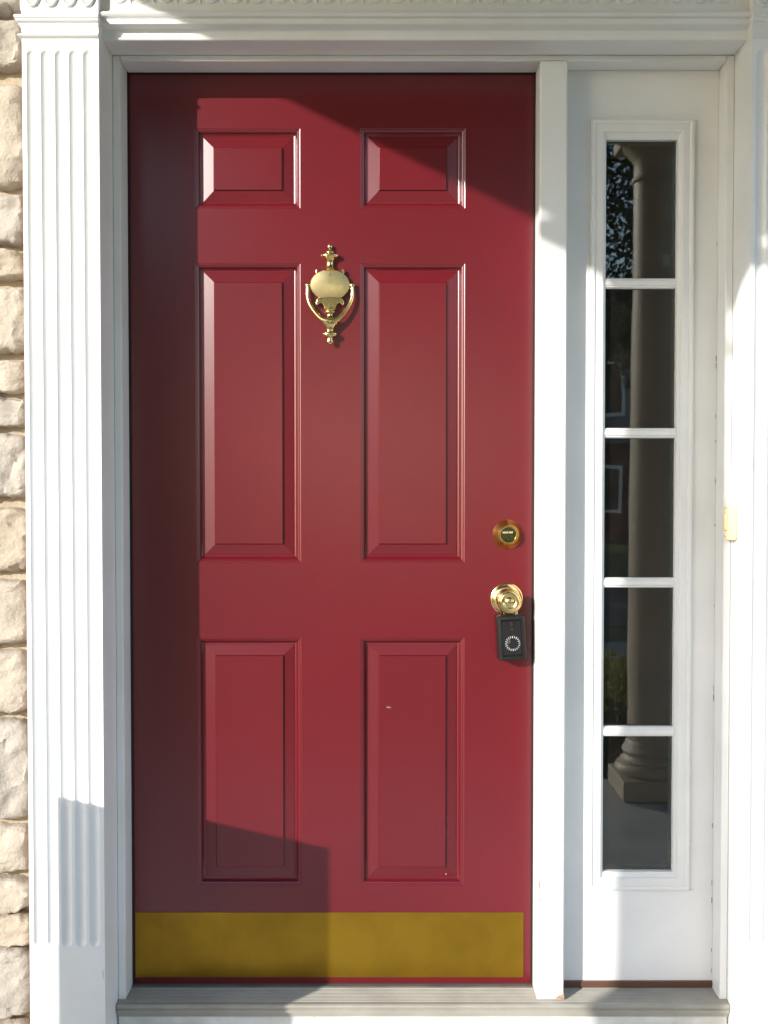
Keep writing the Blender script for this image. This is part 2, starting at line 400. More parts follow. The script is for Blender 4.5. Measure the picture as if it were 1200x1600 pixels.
# festoon relief along the lintel
src = src2 = None
pitch = .0475; nsw = int((RR - RL) / pitch) - 0
x_start = RL + .0215 + .012
for k in range(nsw):
    lx = x_start + k * pitch + .004
    if lx + .024 > RR - .004: break
    if src is None:
        pts = [(lx + .0195 * s, -.1605, .9835 + .014 * (abs(s) ** 2.2)) for s in [-1 + q / 9 for q in range(19)]]
        src = MB().tube(pts, [.0016 + .0028 * (1 - abs(-1 + q / 9) ** 2) for q in range(19)], 8, .8).build('swag', M['white'], lint, smooth=60, origin=(lx, -.160, .98))
        m = MB().tube([(lx + .0237, -.1605, 1.0), (lx + .0245, -.161, .990), (lx + .0225, -.1605, .984), (lx + .0255, -.1605, .979)], [.003, .0042, .003, .0012], 8, .8)
        m.tube([(lx + .0235, -.1605, .992), (lx + .0285, -.1605, .986)], [.0026, .0010], 8, .8)
        src2 = m.build('swag_knot', M['white'], lint, smooth=60, origin=(lx + .0237, -.160, .978))
    else:
        again(src, (lx, -.160, .98), lint); again(src2, (lx + .0237, -.160, .978), lint)

B(RL - PW - .0022, RL - PW - .0002, -.150, -.100, FL + .003, .93).build('caulk_line', M['caulk'], surround)
for i, (x, z, ww, hh, yy) in enumerate([(-.6425, .894, .0007, .0009, YP), (-.5860, -.62, .0006, .006, YP), (-.5830, -1.02, .0006, .010, YP), (-.6000, -1.06, .0006, .0008, YP), (-.6300, -.80, .0005, .0007, YP), (.7540, -.60, .0006, .009, YP), (.7560, .035, .0005, .012, YP)]):
    chip_q = [(x + ww * math.cos(a) * (.7 + .3 * math.sin(5 * a + i)), z + hh * math.sin(a)) for a in [2 * math.pi * k / 8 for k in range(8)]]
    MB().prism(chip_q, yy - .0003, yy + .001).build('paint_nick', M['crack'], surround)

# ------------------------------------------------------------------ door frame
frame = empty('door_frame', ((DX0 + DX1) / 2, -.03, SILL)); tag(frame, 'white painted door frame with centre post between red door and sidelight', 'door frame')
B(RL + .0003, DX0, YF, .05, SILL, .9105).build('jamb', M['white'], frame, bevel=.002)
B(.7300, RR - .0003, YF, .05, SILL, .9105).build('jamb', M['white'], frame, bevel=.002)
B(DX0 + .0005, .7295, YF, .05, .8985, .9108).build('head_jamb', M['white'], frame, bevel=.002)
post = B(DX1, .391, YF - .003, .05, SILL + .001, .8982).build('post', M['white'], frame, bevel=.003)
# stops round the door and dark gasket line
B(DX0 + .0005, DX0 + .0030, -.008, .004, SILL + .002, DZ1).build('gasket', M['black_dark'], frame)
B(DX1 - .0030, DX1 - .0005, -.008, .004, SILL + .002, DZ1).build('gasket', M['black_dark'], frame)
B(DX0 + .0005, DX1 - .0005, -.005, .04, .8966, .8983).build('gasket', M['black_dark'], frame)
# chipped paint on the post
def chip(x, z, ww, hh, y, parent, m, name='paint_chip', seed=0, n=9):
    r = random.Random(seed); pts = []
    for k in range(n):
        a = 2 * math.pi * k / n; q = r.uniform(.55, 1.1)
        pts.append((x + ww * q * math.cos(a), z + hh * q * math.sin(a)))
    return MB().prism(pts, y, y + .0012).build(name, m, parent)
yb = YF - .003
for i, (x, z, ww, hh) in enumerate([(.3365, -.776, .0008, .008), (.3365, -.835, .0010, .010), (.3372, -.87, .0016, .014), (.3372, -.905, .0014, .009), (.337, -.95, .0012, .013), (.3362, -.99, .0009, .012), (.337, -1.035, .001, .010), (.3363, -.64, .0008, .006), (.3368, .30, .0008, .004), (.337, -.415, .0009, .004), (.3366, -.545, .0007, .006)]):
    chip(x, z, ww, hh, yb - .0003, post, M['chip'], seed=i + 40)
MB().prism([(.3915, -1.1225), (.3915, -1.1085), (.3895, -1.1100), (.3860, -1.1125), (.3815, -1.1120), (.3770, -1.1160), (.3735, -1.1178), (.3720, -1.1225)], yb - .0006, yb + .03).build('paint_chip', M['chip'], post)

# sill (threshold)
pr = [(.06, SILL - .030), (.06, SILL + .0015), (-.018, SILL + .0015), (-.0195, SILL - .0005)]
y = -.0195
while y > -.078:
    pr += [(y - .0016, SILL + .0004), (y - .0042, SILL + .0004), (y - .0050, SILL - .0012), (y - .0064, SILL - .0012)]
    y -= .0066
pr += [(y - .001, SILL - .0004), (-.0905, SILL - .0004), (-.0935, SILL - .002), (-.0945, SILL - .0055), (-.0930, SILL - .0085), (-.0905, SILL - .0090), (-.0900, SILL - .0120), (-.0925, SILL - .0135), (-.0925, SILL - .019), (-.085, SILL - .0205), (-.085, SILL - .030)]
sill = MB().extr(pr, RL + .002, RR - .002).build('sill', M['sill'], frame, smooth=25)
B(RL + .003, RR - .003, -.0178, .05, SILL + .0017, SILL + .0042).build('sill_plate', M['sill_back'], sill, bevel=.0006)
B(RL + .0025, RR - .0025, -.0795, .04, FL + .002, SILL - .0302).build('riser_board', M['white_board'], frame, bevel=.002)
B(.3915, .7295, -.022, .04, SILL + .0045, SILL + .0180).build('wood_strip', M['wood_brown'], frame, bevel=.001)

# ------------------------------------------------------------------ sidelight
side = empty('sidelight', (.56, -.01, SILL + .018)); tag(side, 'tall narrow white sidelight with five stacked panes right of the door', 'window')
SX0, SX1, SZ0, SZ1 = .3915, .7295, SILL + .0182, .8980
GX0, GX1, GZ0, GZ1 = .4845, .6405, -.862, .749
OX0, OX1, OZ0, OZ1 = .4515, .6755, -.9015, .7905
s_ = MB()
for a in ((SX0, GX0, SZ0, SZ1), (GX1, SX1, SZ0, SZ1), (GX0, GX1, SZ0, GZ0), (GX0, GX1, GZ1, SZ1)):
    s_.box(a[0], a[1], YS, .03, a[2], a[3])
bm_panel = s_.build('panel', M['white'], side)
fm = MB().loops(OX0, OX1, OZ0, OZ1, [(0, YS + .001), (0, YS - .007), (.0015, YS - .0095), (.0055, YS - .0105), (.0085, YS - .0095), (.0100, YS - .0065), (.0120, YS - .0070), (.0240, YS - .0085), (.0270, YS - .0075), (.0285, YS - .0030), (.0330, YS - .0010), (.0332, YS + .016)], cap=False)
gframe = fm.build('glazing_frame', M['white'], side, smooth=25)
mz = [(.4493, .4270), (.1208, .0998), (-.2087, -.2303), (-.5391, -.5605)]
src = None
for zt, zb in mz:
    zc = (zt + zb) / 2
    if src is None:
        hh = .0110
        pr = [(YS + .0155, zc - hh), (YS + .006, zc - hh), (YS + .002, zc - hh + .002), (YS + .0012, zc - hh + .0045), (YS - .0015, zc - .0045), (YS - .0022, zc), (YS - .0015, zc + .0045), (YS + .0012, zc + hh - .0045), (YS + .002, zc + hh - .002), (YS + .006, zc + hh), (YS + .0155, zc + hh)]
        src = MB().extr(pr, GX0 + .0001, GX1 - .0001).build('muntin', M['white'], side, smooth=25, origin=(.5625, YS, zc)); 
    else: again(src, (.5625, YS, zc), side)
edges = [GZ1] + [v for p in mz for v in p] + [GZ0]
for k in range(5):
    zt, zb = edges[2 * k], edges[2 * k + 1]
    B(GX0 + .0002, GX1 - .0002, -.0030, .0020, zb - (.0 if k == 4 else .004), zt + (.0 if k == 0 else .004)).build('pane', M['glass'], side)
MB().prism([(.6150 + a, .478 + b) for a, b in ((0, 0), (.0135, -.001), (.0150, .004), (.0145, .024), (.0125, .026), (.0025, .026), (.0005, .022), (-.0008, .012))], .0026, .0032).build('sticker', mat('faded_sticker', (.34, .35, .33), .6), side)
# cracked paint round the glazing frame
r = random.Random(5)
def slivers(x0, x1, z0, z1, n, seed):
    r = random.Random(seed); m = MB()
    for k in range(n):
        t = r.random(); x = x0 + (x1 - x0) * t; z = z0 + (z1 - z0) * t
        ln = r.uniform(.004, .016); wd = r.uniform(.0003, .0009)
        if abs(x1 - x0) > abs(z1 - z0): pts = [(x, z), (x + ln, z + r.uniform(-.0008, .0008)), (x + ln, z - wd), (x + ln * .5, z - wd * 1.6), (x, z - wd)]
        else: pts = [(x, z), (x + wd, z), (x + wd * 1.8, z + ln * .5), (x + wd, z + ln), (x + r.uniform(-.0006, .0006), z + ln)]
        m.prism(pts, YS - .0006, YS + .001)
    return m
tag(slivers(OX0 - .001, OX1, OZ0 - .0006, OZ0 - .0006, 16, 1).build('paint_crack', M['crack'], side), kind='stuff')
tag(slivers(OX0, OX1, OZ1 + .0012, OZ1 + .0012, 12, 2).build('paint_crack', M['crack'], side), kind='stuff')
tag(slivers(OX1 + .0006, OX1 + .0006, OZ0, OZ0 + .35, 26, 3).build('paint_crack', M['crack'], side), kind='stuff')
tag(slivers(OX0 - .0012, OX0 - .0012, OZ0, OZ0 + .10, 5, 4).build('paint_crack', M['crack'], side), kind='stuff')
tag(slivers(.7275, .7275, -1.09, .60, 16, 6).build('paint_crack', M['crack'], side), kind='stuff')

# ------------------------------------------------------------------ the red door
door = empty('entry_door', (PX, 0, DZ0)); tag(door, 'dark red six-panel front door with brass knocker and kick plate', 'door')
colsx = [(PX - .3015, PX - .0690), (PX + .0625, PX + .2935)]
rowsz = [(.604, .779), (-.1760, .4840), (-.9000, -.3430)]
xs = [DX0 - .012] + [v for c in colsx for v in c] + [DX1 + .012]
zs = [DZ0] + [v for c in reversed(rowsz) for v in c] + [DZ1 + .0]
d = MB()
for j in range(len(zs) - 1):
    for i in range(len(xs) - 1):
        if i % 2 == 1 and j % 2 == 1: continue
        d.add([(xs[i], 0, zs[j]), (xs[i + 1], 0, zs[j]), (xs[i + 1], 0, zs[j + 1]), (xs[i], 0, zs[j + 1])], [(0, 1, 2, 3)])
X0, X1, Z0, Z1 = xs[0], xs[-1], zs[0], zs[-1]
d.add([(X0, 0, Z0), (X1, 0, Z0), (X1, 0, Z1), (X0, 0, Z1), (X0, .044, Z0), (X1, .044, Z0), (X1, .044, Z1), (X0, .044, Z1)], [(4, 5, 6, 7), (0, 1, 5, 4), (1, 2, 6, 5), (2, 3, 7, 6), (3, 0, 4, 7)])
slab = d.build('door_slab', M['red'], door)
PROF = [(0, 0), (.0008, .0006), (.0022, .0012), (.0035, .0012), (.0045, .0022), (.0075, .0040), (.0105, .0088), (.0130, .0114), (.0150, .0122), (.0166, .0120), (.0175, .0114), (.0400, .0069), (.0407, .0058), (.0414, .0030), (.0422, .0022), (.0440, .0022)]
for cxx in colsx:
    for rz in rowsz:
        MB().loops(cxx[0], cxx[1], rz[0], rz[1], PROF).build('panel', M['red'], door, smooth=6)
kp = MB().loops(-.5570, .3125, -1.1065, -.9595, [(0, -.0002), (0, -.0012), (.0005, -.0016)]).build('kick_plate', M['brass_dull'], door)
tag(kp, 'tarnished brass kick plate across the foot of the door')
B(DX0 + .004, DX1 - .004, -.006, .03, SILL + .0046, DZ0 + .0022).build('sweep', M['wood_brown'], door, bevel=.001)
# small scuffs
for i, pts in enumerate([[(.0047, -.4995), (.0085, -.4982), (.013, -.4992), (.0165, -.5008), (.0130, -.4999), (.0085, -.4992)], [(.1375, -.873), (.1395, -.8735), (.1390, -.8752), (.1373, -.8747)]]):
    MB().prism(pts, .0016, .0024).build('scuff', M['mark'], door)

arc = [(.2490 - .0400 * math.cos(a) + .010, .0, -.352 + .030 - .045 * math.sin(a)) for a in [R(35 + 6 * q) for q in range(10)]]
MB().tube([(p[0], -.00002, p[2]) for p in arc], .00035, 6).build('scratch', mat('dark_scratch', (.06, .004, .006), .5), door)
# knocker
kx, kt = PX - .0040, .524
K = .000189
def kz(py): return kt - (py - 170) * K
kn = empty('knocker', (kx, 0, kz(1335))); kn.parent = door; kn.location = Vector((kx, 0, kz(1335) + CZ)) - world_of(door)
KM = Matrix.Diagonal((1, .62, 1, 1))
def klathe(rows_, yc=-.014, sy=1.0):
    return MB().lathe([(max(w_, .0) * K, kz(p)) for p, w_ in rows_], (kx, yc, 0), 'z', 28, sy).xform(KM)
klathe([(166, 0), (170, 10), (182, 22), (197, 28), (212, 24), (224, 14), (229, 14), (234, 24), (246, 30), (252, 40), (262, 45), (270, 40), (274, 36), (278, 70), (284, 92), (292, 101), (303, 104), (314, 101), (322, 90), (330, 70), (340, 58), (352, 46), (375, 37), (400, 34), (425, 40), (445, 52), (462, 72), (478, 90), (490, 60), (492, 0)]).build('finial', M['brass'], kn, smooth=60)
# upper bracket with two horns
def horns(rows_, y0, y1, name):
    pts = [(kx + a * K, kz(p)) for a, p in rows_] + [(kx - a * K, kz(p)) for a, p in reversed(rows_) if abs(a) > .01]
    return MB().prism(pts, y0, y1).xform(KM).build(name, M['brass'], kn, bevel=.0026, seg=4, smooth=40)
horns([(0, 455), (60, 462), (95, 482), (118, 492), (134, 478), (146, 456), (160, 462), (168, 490), (158, 530), (120, 560), (0, 565)], -.020, -.002, 'upper_bracket')
# oval boss
m = MB(); n1, n2 = 14, 48
vs_, fs_ = [], []
oc = (kx - 1 * K, kz(642))
for i in range(n1 + 1):
    f_ = 1 - i / n1
    for k in range(n2):
        a = 2 * math.pi * k / n2
        vs_.append((oc[0] + 222 * K * f_ * math.cos(a), -.0225 - .0040 * (1 - f_ ** 2.0) - .0016 * (f_ * math.sin(a)), oc[1] + 172 * K * f_ * math.sin(a)))
for i in range(n1):
    for k in range(n2): fs_.append((i * n2 + k, i * n2 + (k + 1) % n2, (i + 1) * n2 + (k + 1) % n2, (i + 1) * n2 + k))
m.add(vs_, fs_)
vs_ = []
for f_, yy in ((1.0, -.0215), (1.03, -.0195), (1.02, -.017), (.80, -.010), (.6, -.001)):
    for k in range(n2):
        a = 2 * math.pi * k / n2; vs_.append((oc[0] + 222 * K * f_ * math.cos(a), yy, oc[1] + 172 * K * f_ * math.sin(a)))
fs_ = [(i * n2 + k, i * n2 + (k + 1) % n2, (i + 1) * n2 + (k + 1) % n2, (i + 1) * n2 + k) for i in range(4) for k in range(n2)]
m.add(vs_, fs_); m.xform(KM); m.build('oval_boss', mat('highlight_brass_plate', (.92, .76, .42), .30, 1.0, var=(.86, .66, .32), vscale=70, rvar=.08), kn, smooth=20)  # paler, rougher brass; highlight brightness put into the plate's colour
horns([(0, 775), (90, 790), (132, 784), (152, 806), (164, 842), (166, 870), (150, 886), (136, 872), (120, 856), (100, 852), (84, 868), (70, 905), (62, 935), (0, 940)], -.0225, -.004, 'lower_bracket')
klathe([(900, 62), (925, 56), (938, 42), (944, 55), (952, 60), (962, 55), (968, 36), (985, 30), (1005, 36), (1022, 48)]).build('neck', M['brass'], kn, smooth=60)
m = MB()
bp = [(-258, 660, -.014), (-262, 720, -.0150), (-258, 790, -.0165), (-236, 860, -.0185), (-200, 925, -.0205), (-155, 985, -.0225), (-105, 1035, -.0245), (-60, 1060, -.026), (-20, 1066, -.027)]
path = bp + [(-a, b_, c) for a, b_, c in reversed(bp)]
rad = [19, 20, 21, 22, 23, 24, 27, 33, 36]; rad += rad[::-1]
m.tube([(kx + a * K, c, kz(b_)) for a, b_, c in path], [q * K for q in rad], 14)
for sgn in (-1, 1):
    m.lathe([(0, -30 * K), (12 * K, -27 * K), (22 * K, -19 * K), (28 * K, -8 * K), (29 * K, 2 * K), (25 * K, 14 * K), (14 * K, 25 * K), (0, 29 * K)], (kx + sgn * 258 * K, -.0140, kz(645)), 'z', 20)
    m.tube([(kx + sgn * 205 * K, -.014, kz(645)), (kx + sgn * 258 * K, -.014, kz(645))], 12 * K, 10)
m.xform(Matrix.Diagonal((1, .75, 1, 1))); m.build('bail', M['brass'], kn, smooth=60)
klathe([(1030, 0), (1036, 50), (1050, 80), (1070, 92), (1092, 90), (1112, 70), (1130, 52), (1155, 40), (1178, 33), (1188, 40), (1192, 62), (1200, 76), (1212, 81), (1224, 80), (1236, 70), (1246, 48), (1254, 32), (1262, 26), (1275, 30), (1295, 36), (1312, 32), (1326, 18), (1335, 0)], -.025, .9).build('striker', M['brass'], kn, smooth=60)
B(kx - .004, kx + .004, -.022, .0, kz(1225), kz(1185)).build('strike_plate', M['brass'], kn, bevel=.001)

# deadbolt
db = (.2735, 0, -.1135)
dbe = empty('deadbolt', db); dbe.parent = door; dbe.location = Vector(db) + Vector((0, 0, CZ)) - world_of(door)
MB().lathe([(.0325, 0), (.0330, .0008), (.0328, .0022), (.0315, .0034), (.0222, .0180), (.0208, .0192), (.0196, .0192), (.0195, .0100)], db, 'y', 56).build('collar', M['brass_door_tint'], dbe, smooth=25)
MB().lathe([(.0192, .014), (.0194, .0198), (.0186, .0208), (.0174, .0208), (.0168, .0198), (.0167, .0120)], db, 'y', 48).build('face_ring', M['brass'], dbe, smooth=40)
MB().lathe([(.0166, .0125), (.0166, .0178), (0, .0178)], db, 'y', 48).build('cylinder_face', M['brass_face'], dbe, smooth=25)
pc = (db[0], 0, db[2] - .0060)
plug = MB().lathe([(.0082, .015), (.0082, .0184), (.0076, .0190), (0, .0190)], pc, 'y', 32).build('key_plug', M['brass_face'], dbe, smooth=25)
MB().prism([(pc[0] - .0010, pc[2] - .0062), (pc[0] + .0010, pc[2] - .0062), (pc[0] + .0014, pc[2] - .002), (pc[0] - .0002, pc[2] + .001), (pc[0] + .001, pc[2] + .004), (pc[0] - .001, pc[2] + .004), (pc[0] - .0016, pc[2] + .001)], -.0193, -.0185).build('keyway', M['black_dark'], dbe)
m = MB(); r = random.Random(2)                      # engraved maker's line, too worn and small to read
for ln, (zz, x0_, hh, nn) in enumerate(((.0052, -.0122, .0040, 6), (.0052, .0022, .0040, 4))):
    st = .0022
    for k in range(nn):
        x = db[0] + x0_ + k * st; z = db[2] + zz
        m.box(x, x + .0008, -.0186, -.0176, z - hh / 2, z + hh / 2)
        zz2 = z + r.choice((-.0016, 0, .0012)); m.box(x + .0008, x + .0017, -.0186, -.0176, zz2, zz2 + .0008)
m.build('engraving', mat('pale_engraving', (.75, .66, .42), .4), dbe)
# knob
kb = (.2725, 0, -.2570)
ke = empty('door_knob', kb); ke.parent = door; ke.location = Vector(kb) + Vector((0, 0, CZ)) - world_of(door)
MB().lathe([(.0350, 0), (.0356, .0008), (.0354, .0024), (.0338, .0032), (.0330, .0030), (.0318, .0040), (.0290, .0072), (.0240, .0096), (.0222, .0094), (.0210, .0106), (.0170, .0128), (.0130, .0136)], kb, 'y', 56).build('rosette', M['brass'], ke, smooth=40)
MB().lathe([(.0135, .0120), (.0118, .0180), (.0115, .0300), (.0140, .0345), (.0205, .0385), (.0250, .0430), (.0268, .0485), (.0262, .0540), (.0246, .0572), (.0232, .0580), (.0226, .0576), (.0216, .0590), (.0196, .0612), (.0172, .0618), (.0140, .0604), (.0118, .0586), (.0100, .0586), (.0086, .0602), (.0060, .0618), (.0030, .0625), (0, .0627)], kb, 'y', 56).build('grip', M['brass'], ke, smooth=40)

# ------------------------------------------------------------------ lock box hanging on the knob
LBX, LBZ = .2755, -.3375
lb = empty('lock_box', (LBX, -.03, LBZ - .049)); tag(lb, 'small black key lock box with round dial hanging from the brass knob', 'lock box')
rot = Matrix.Translation((LBX, -.030, LBZ + .049)) @ Matrix.Rotation(R(-3.2), 4, 'Y') @ Matrix.Rotation(R(3), 4, 'Z') @ Matrix.Translation((-LBX, .030, -(LBZ + .049)))
hw, hh, y0, y1 = .0305, .0490, -.049, -.014
m = MB().box(LBX - hw, LBX + hw, y0 + .003, y1, LBZ - hh, LBZ + hh).xform(rot); m.build('body', M['black'], lb, bevel=.004, seg=3)
m = MB().loops(LBX - hw + .001, LBX + hw - .001, LBZ - hh + .001, LBZ + hh - .001, [(0, y0 + .0025), (.0015, y0 - .0004), (.0035, y0 - .0012), (.0075, y0 - .0010), (.0082, y0 - .0002), (.0084, y0 + .0028)], cap=False).xform(rot); m.build('rim', M['black'], lb, smooth=25)
m = MB().loops(LBX - .0208, LBX + .0208, LBZ - .0375, LBZ + .0375, [(0, y0 + .0026), (.0003, y0 + .0006), (.0012, y0 - .0002)]).xform(rot); m.build('cover', M['black'], lb, smooth=25)
m = MB().box(LBX - .0032, LBX + .0038, y0 - .0030, y0 + .001, LBZ + .0250, LBZ + .0365).xform(rot); m.build('latch_button', M['black_dark'], lb, bevel=.0008)
dc = (LBX + .0005, y0 + .0004, LBZ - .0115)
m = MB().lathe([(.0168, 0), (.0168, .0007), (.0160, .0010), (.0110, .0010), (.0104, .0026), (.0098, .0044), (.0088, .0050), (0, .0050)], dc, 'y', 40).xform(rot); m.build('dial', M['black'], lb, smooth=30)
m = MB()
for k in range(20):
    a = 2 * math.pi * k / 20; ca, sa = math.cos(a), math.sin(a)
    r0, r1, hwid = .0116 if k % 2 else .0124, .0166, .00052
    q = [(dc[0] + ca * rr - sa * s, dc[2] + sa * rr + ca * s) for rr, s in ((r0, -hwid), (r1, -hwid), (r1, hwid), (r0, hwid))]
    m.prism(q, dc[1] - .0014, dc[1] - .0006)
m.xform(rot); m.build('dial_marking', M['mark'], lb)
m = MB().box(LBX - .0022, LBX + .0024, y0 - .0006, y0 + .0004, LBZ + .0178, LBZ + .0186).xform(rot); m.build('index_mark', mat('red_print', (.25, .07, .06), .5), lb)
zt = LBZ + hh
pts = [(LBX - .0180, -.028, zt - .006), (LBX - .0182, -.028, zt + .014), (LBX - .0176, -.027, zt + .030)]
for k in range(0, 9):
    a = math.pi * (1 - k / 8); pts.append((LBX - .0015 + .0162 * math.cos(a), -.0255, zt + .036 + .0145 * math.sin(a)))
pts += [(LBX + .0150, -.027, zt + .026), (LBX + .0150, -.028, zt - .004)]
MB().tube(pts, .0033, 12).build('shackle', M['black'], lb, smooth=60)
MB().tube([(LBX + .0148, -.0300, zt - .002), (LBX + .0148, -.0300, zt + .0035), (LBX + .0148, -.0300, zt + .009)], [.0030, .0030, .0026], 12).build('shackle_collar', M['steel'], lb, smooth=60)
B(LBX - .013, LBX + .012, -.032, -.020, zt - .001, zt + .0035).build('shackle_saddle', M['brass_face'], lb, bevel=.001)

# ------------------------------------------------------------------ doorbell on the right return
bell = empty('doorbell', (RR - .001, -.098, -.120)); tag(bell, 'small cream doorbell push on the white return beside the sidelight', 'doorbell')
B(RR - .0190, RR - .0008, -.112, -.082, -.1200, -.0480).build('casing', M['cream'], bell, bevel=.0022)
B(RR - .0245, RR - .0185, -.106, -.088, -.1000, -.0660).build('button', M['cream_button'], bell, bevel=.0012)
for zz in (-.0545, -.1135): MB().lathe([(.002, 0), (.002, .0010), (0, .0012)], (RR - .0198, -.0975, zz), 'z', 12).build('screw', M['crack'], bell)

# ------------------------------------------------------------------ porch: columns, beams, ceiling (they shade the door and show in the glass)
BB = 1.432                                 # underside of the beams
def column(cx, cy, label):
    c = empty('porch_column', (cx, cy, FL)); tag(c, label, 'column', 'columns at the front of the porch')
    B(cx - .160, cx + .160, cy - .160, cy + .160, FL + .001, FL + .085).build('plinth', M['porch_paint'], c, bevel=.006)
    pr = [(.150, .085)] + [(.150 + .012 * math.sin(math.pi * k / 10), .085 + .050 * k / 10) for k in range(11)] + [(.140, .137), (.140, .147), (.126, .158), (.124, .170)]
    pr += [(.124 + .009 * math.sin(math.pi * k / 8), .170 + .026 * k / 8) for k in range(9)] + [(.120, .200), (.120, .208), (.112, .222)]
    MB().lathe([(a, FL + b_) for a, b_ in pr], (cx, cy, 0), 'z', 48).build('base', M['porch_paint'], c, smooth=50)
    H = BB - FL
    MB().lathe([(.110, FL + .215), (.110, FL + .9), (.104, FL + 1.7), (.096, FL + H - .24), (.097, FL + H - .2)], (cx, cy, 0), 'z', 48).build('shaft', M['porch_paint'], c, smooth=50)
    MB().lathe([(.094, FL + H - .20), (.104, FL + H - .195), (.107, FL + H - .185), (.104, FL + H - .175), (.097, FL + H - .17), (.097, FL + H - .11), (.103, FL + H - .10), (.108, FL + H - .092), (.125, FL + H - .075), (.138, FL + H - .058), (.142, FL + H - .046)], (cx, cy, 0), 'z', 48).build('capital', M['porch_paint'], c, smooth=50)
    B(cx - .148, cx + .148, cy - .148, cy + .148, FL + H - .046, FL + H - .001).build('abacus', M['porch_paint'], c, bevel=.004)
    return c
LCX, CY, RCX = -1.327, -2.11, 1.128
column(LCX, CY, 'white round porch column whose shadow falls down the sidelight')
column(RCX, CY, 'white round porch column mirrored in the sidelight glass')
roof = empty('porch_roof', ((LCX + RCX) / 2, -1.1, BB)); tag(roof, 'white porch roof on beams above the front door', 'porch roof')
xo = LCX - .119
B(xo, xo + .24, -2.23, -.19, BB, BB + .36).build('beam', M['porch_beam'], roof, bevel=.004)
B(RCX - .12, RCX + .12, -2.23, -.19, BB, BB + .36).build('beam', M['porch_beam'], roof, bevel=.004)
B(xo + .2405, RCX - .1205, -2.23, -1.99, BB, BB + .36).build('front_beam', M['porch_beam'], roof, bevel=.004)
B(xo + .2405, RCX - .1205, -1.9895, -.19, BB + .24, BB + .27).build('ceiling', M['porch_wood'], roof)
B(xo - .10, RCX + .22, -2.34, -.19, BB + .3605, BB + .46).build('roof_slab', M['porch_paint'], roof, bevel=.004)

# unseen box left of the door, shaped for the shadow on pilaster and door
pa = Vector((-1.151, -.678)); pb = pa + Vector((.725, -.689)) * .279
e1 = (pb - pa); nrm = Vector((-e1.y, e1.x)).normalized()
if nrm.dot(Vector((-.95, -1))) < 0: nrm = -nrm
ztop = -.419
pl = empty('shadow_caster', (*((pa + pb) / 2 + nrm * .14), FL)); tag(pl, 'unseen tall brown box left of the door, shaped to cast the shadow on its foot', 'shadow_caster')
def quad(a, b_, c, d_, z0, z1):
    q = [a, b_, c, d_]
    return MB().add([(p.x, p.y, z0) for p in q] + [(p.x, p.y, z1) for p in q], [(0, 1, 2, 3), (4, 5, 6, 7), (0, 1, 5, 4), (1, 2, 6, 5), (2, 3, 7, 6), (3, 0, 4, 7)])
quad(pa, pb, pb + nrm * .28, pa + nrm * .28, FL + .001, ztop - .02).build('caster_body', M['shadow_caster'], pl, bevel=.004)
c0 = (pa + pb) / 2 + nrm * .14
def ins(p, k): return c0 + (p - c0) * k
rim = MB(); P4 = [pa, pb, pb + nrm * .28, pa + nrm * .28]; I4 = [ins(p, .84) for p in P4]
rim.add([(p.x, p.y, z) for z in (ztop - .02, ztop) for p in P4] + [(p.x, p.y, z) for z in (ztop - .02, ztop) for p in I4],
        [f for k in range(4) for f in ((k, (k + 1) % 4, 4 + (k + 1) % 4, 4 + k), (8 + k, 8 + (k + 1) % 4, 12 + (k + 1) % 4, 12 + k), (4 + k, 4 + (k + 1) % 4, 12 + (k + 1) % 4, 12 + k))])
rim.build('rim', M['shadow_caster'], pl)
quad(*I4, ztop - .0198, ztop - .012).build('soil', M['soil'], pl)

# ------------------------------------------------------------------ garden and street behind the viewer (mirrored in the glass and the brass)
def leaves(m, c, rad, n, size, seed, hollow=.35):
    r = random.Random(seed)
    for _ in range(n):
        while True:
            p = Vector((r.uniform(-1, 1), r.uniform(-1, 1), r.uniform(-1, 1)))
            if hollow < p.length < 1: break
        q = Vector((c[0] + p.x * rad[0], c[1] + p.y * rad[1], c[2] + p.z * rad[2]))
        a = Vector((r.gauss(0, 1), r.gauss(0, 1), r.gauss(0, 1))).normalized(); b_ = a.orthogonal().normalized()
        b_.rotate(Matrix.Rotation(r.uniform(0, 6.28), 3, a)); s = size * r.uniform(.6, 1.3)
        c_ = a.cross(b_) * s * .45
        m.add([q - b_ * s, q + c_, q + b_ * s, q - c_], [(0, 1, 2, 3)])
def shrub(x, y, rx, h_, n, size, ml, label, seed):
    o = empty('garden_shrub', (x, y, GR)); tag(o, label, 'shrub')
    m = MB(); leaves(m, (x, y, GR + h_ * .55), (rx, rx, h_ * .5), n, size, seed); m.build('foliage', ml, o)
    s = MB()
    for k in range(6):
        a = k * 1.05 + seed
        s.tube([(x + .03 * math.cos(a), y + .03 * math.sin(a), GR - .02), (x + rx * .3 * math.cos(a), y + rx * .3 * math.sin(a), GR + h_ * .35), (x + rx * .6 * math.cos(a), y + rx * .6 * math.sin(a), GR + h_ * .7)], [.014, .010, .004], 6)
    s.build('stems', M['bark'], o)
shrub(1.62, -5.2, .75, .52, 3600, .030, M['leaf_sunlit'], 'low green shrub, sunlit gold put into its leaf colour, on the lawn mirrored in the fourth pane', 3)
shrub(1.15, -2.95, .42, .62, 2600, .030, M['leaf_dark'], 'dark green shrub against the porch edge mirrored in the lowest pane', 5)
shrub(2.1, -3.05, .5, .66, 2000, .032, M['leaf_dark'], 'dark green shrub at the porch corner right of the mirrored column', 8)
tree = empty('garden_tree', (3.8, -12.0, GR)); tag(tree, 'leafy tree by the street mirrored in the top pane of the sidelight', 'tree')
m = MB().tube([(3.8, -12.0, GR - .1), (3.75, -11.95, -.2), (3.85, -12.0, 1.2), (3.8, -12.05, 3.4), (3.7, -12.0, 5.0)], [.20, .16, .14, .09, .03], 12)
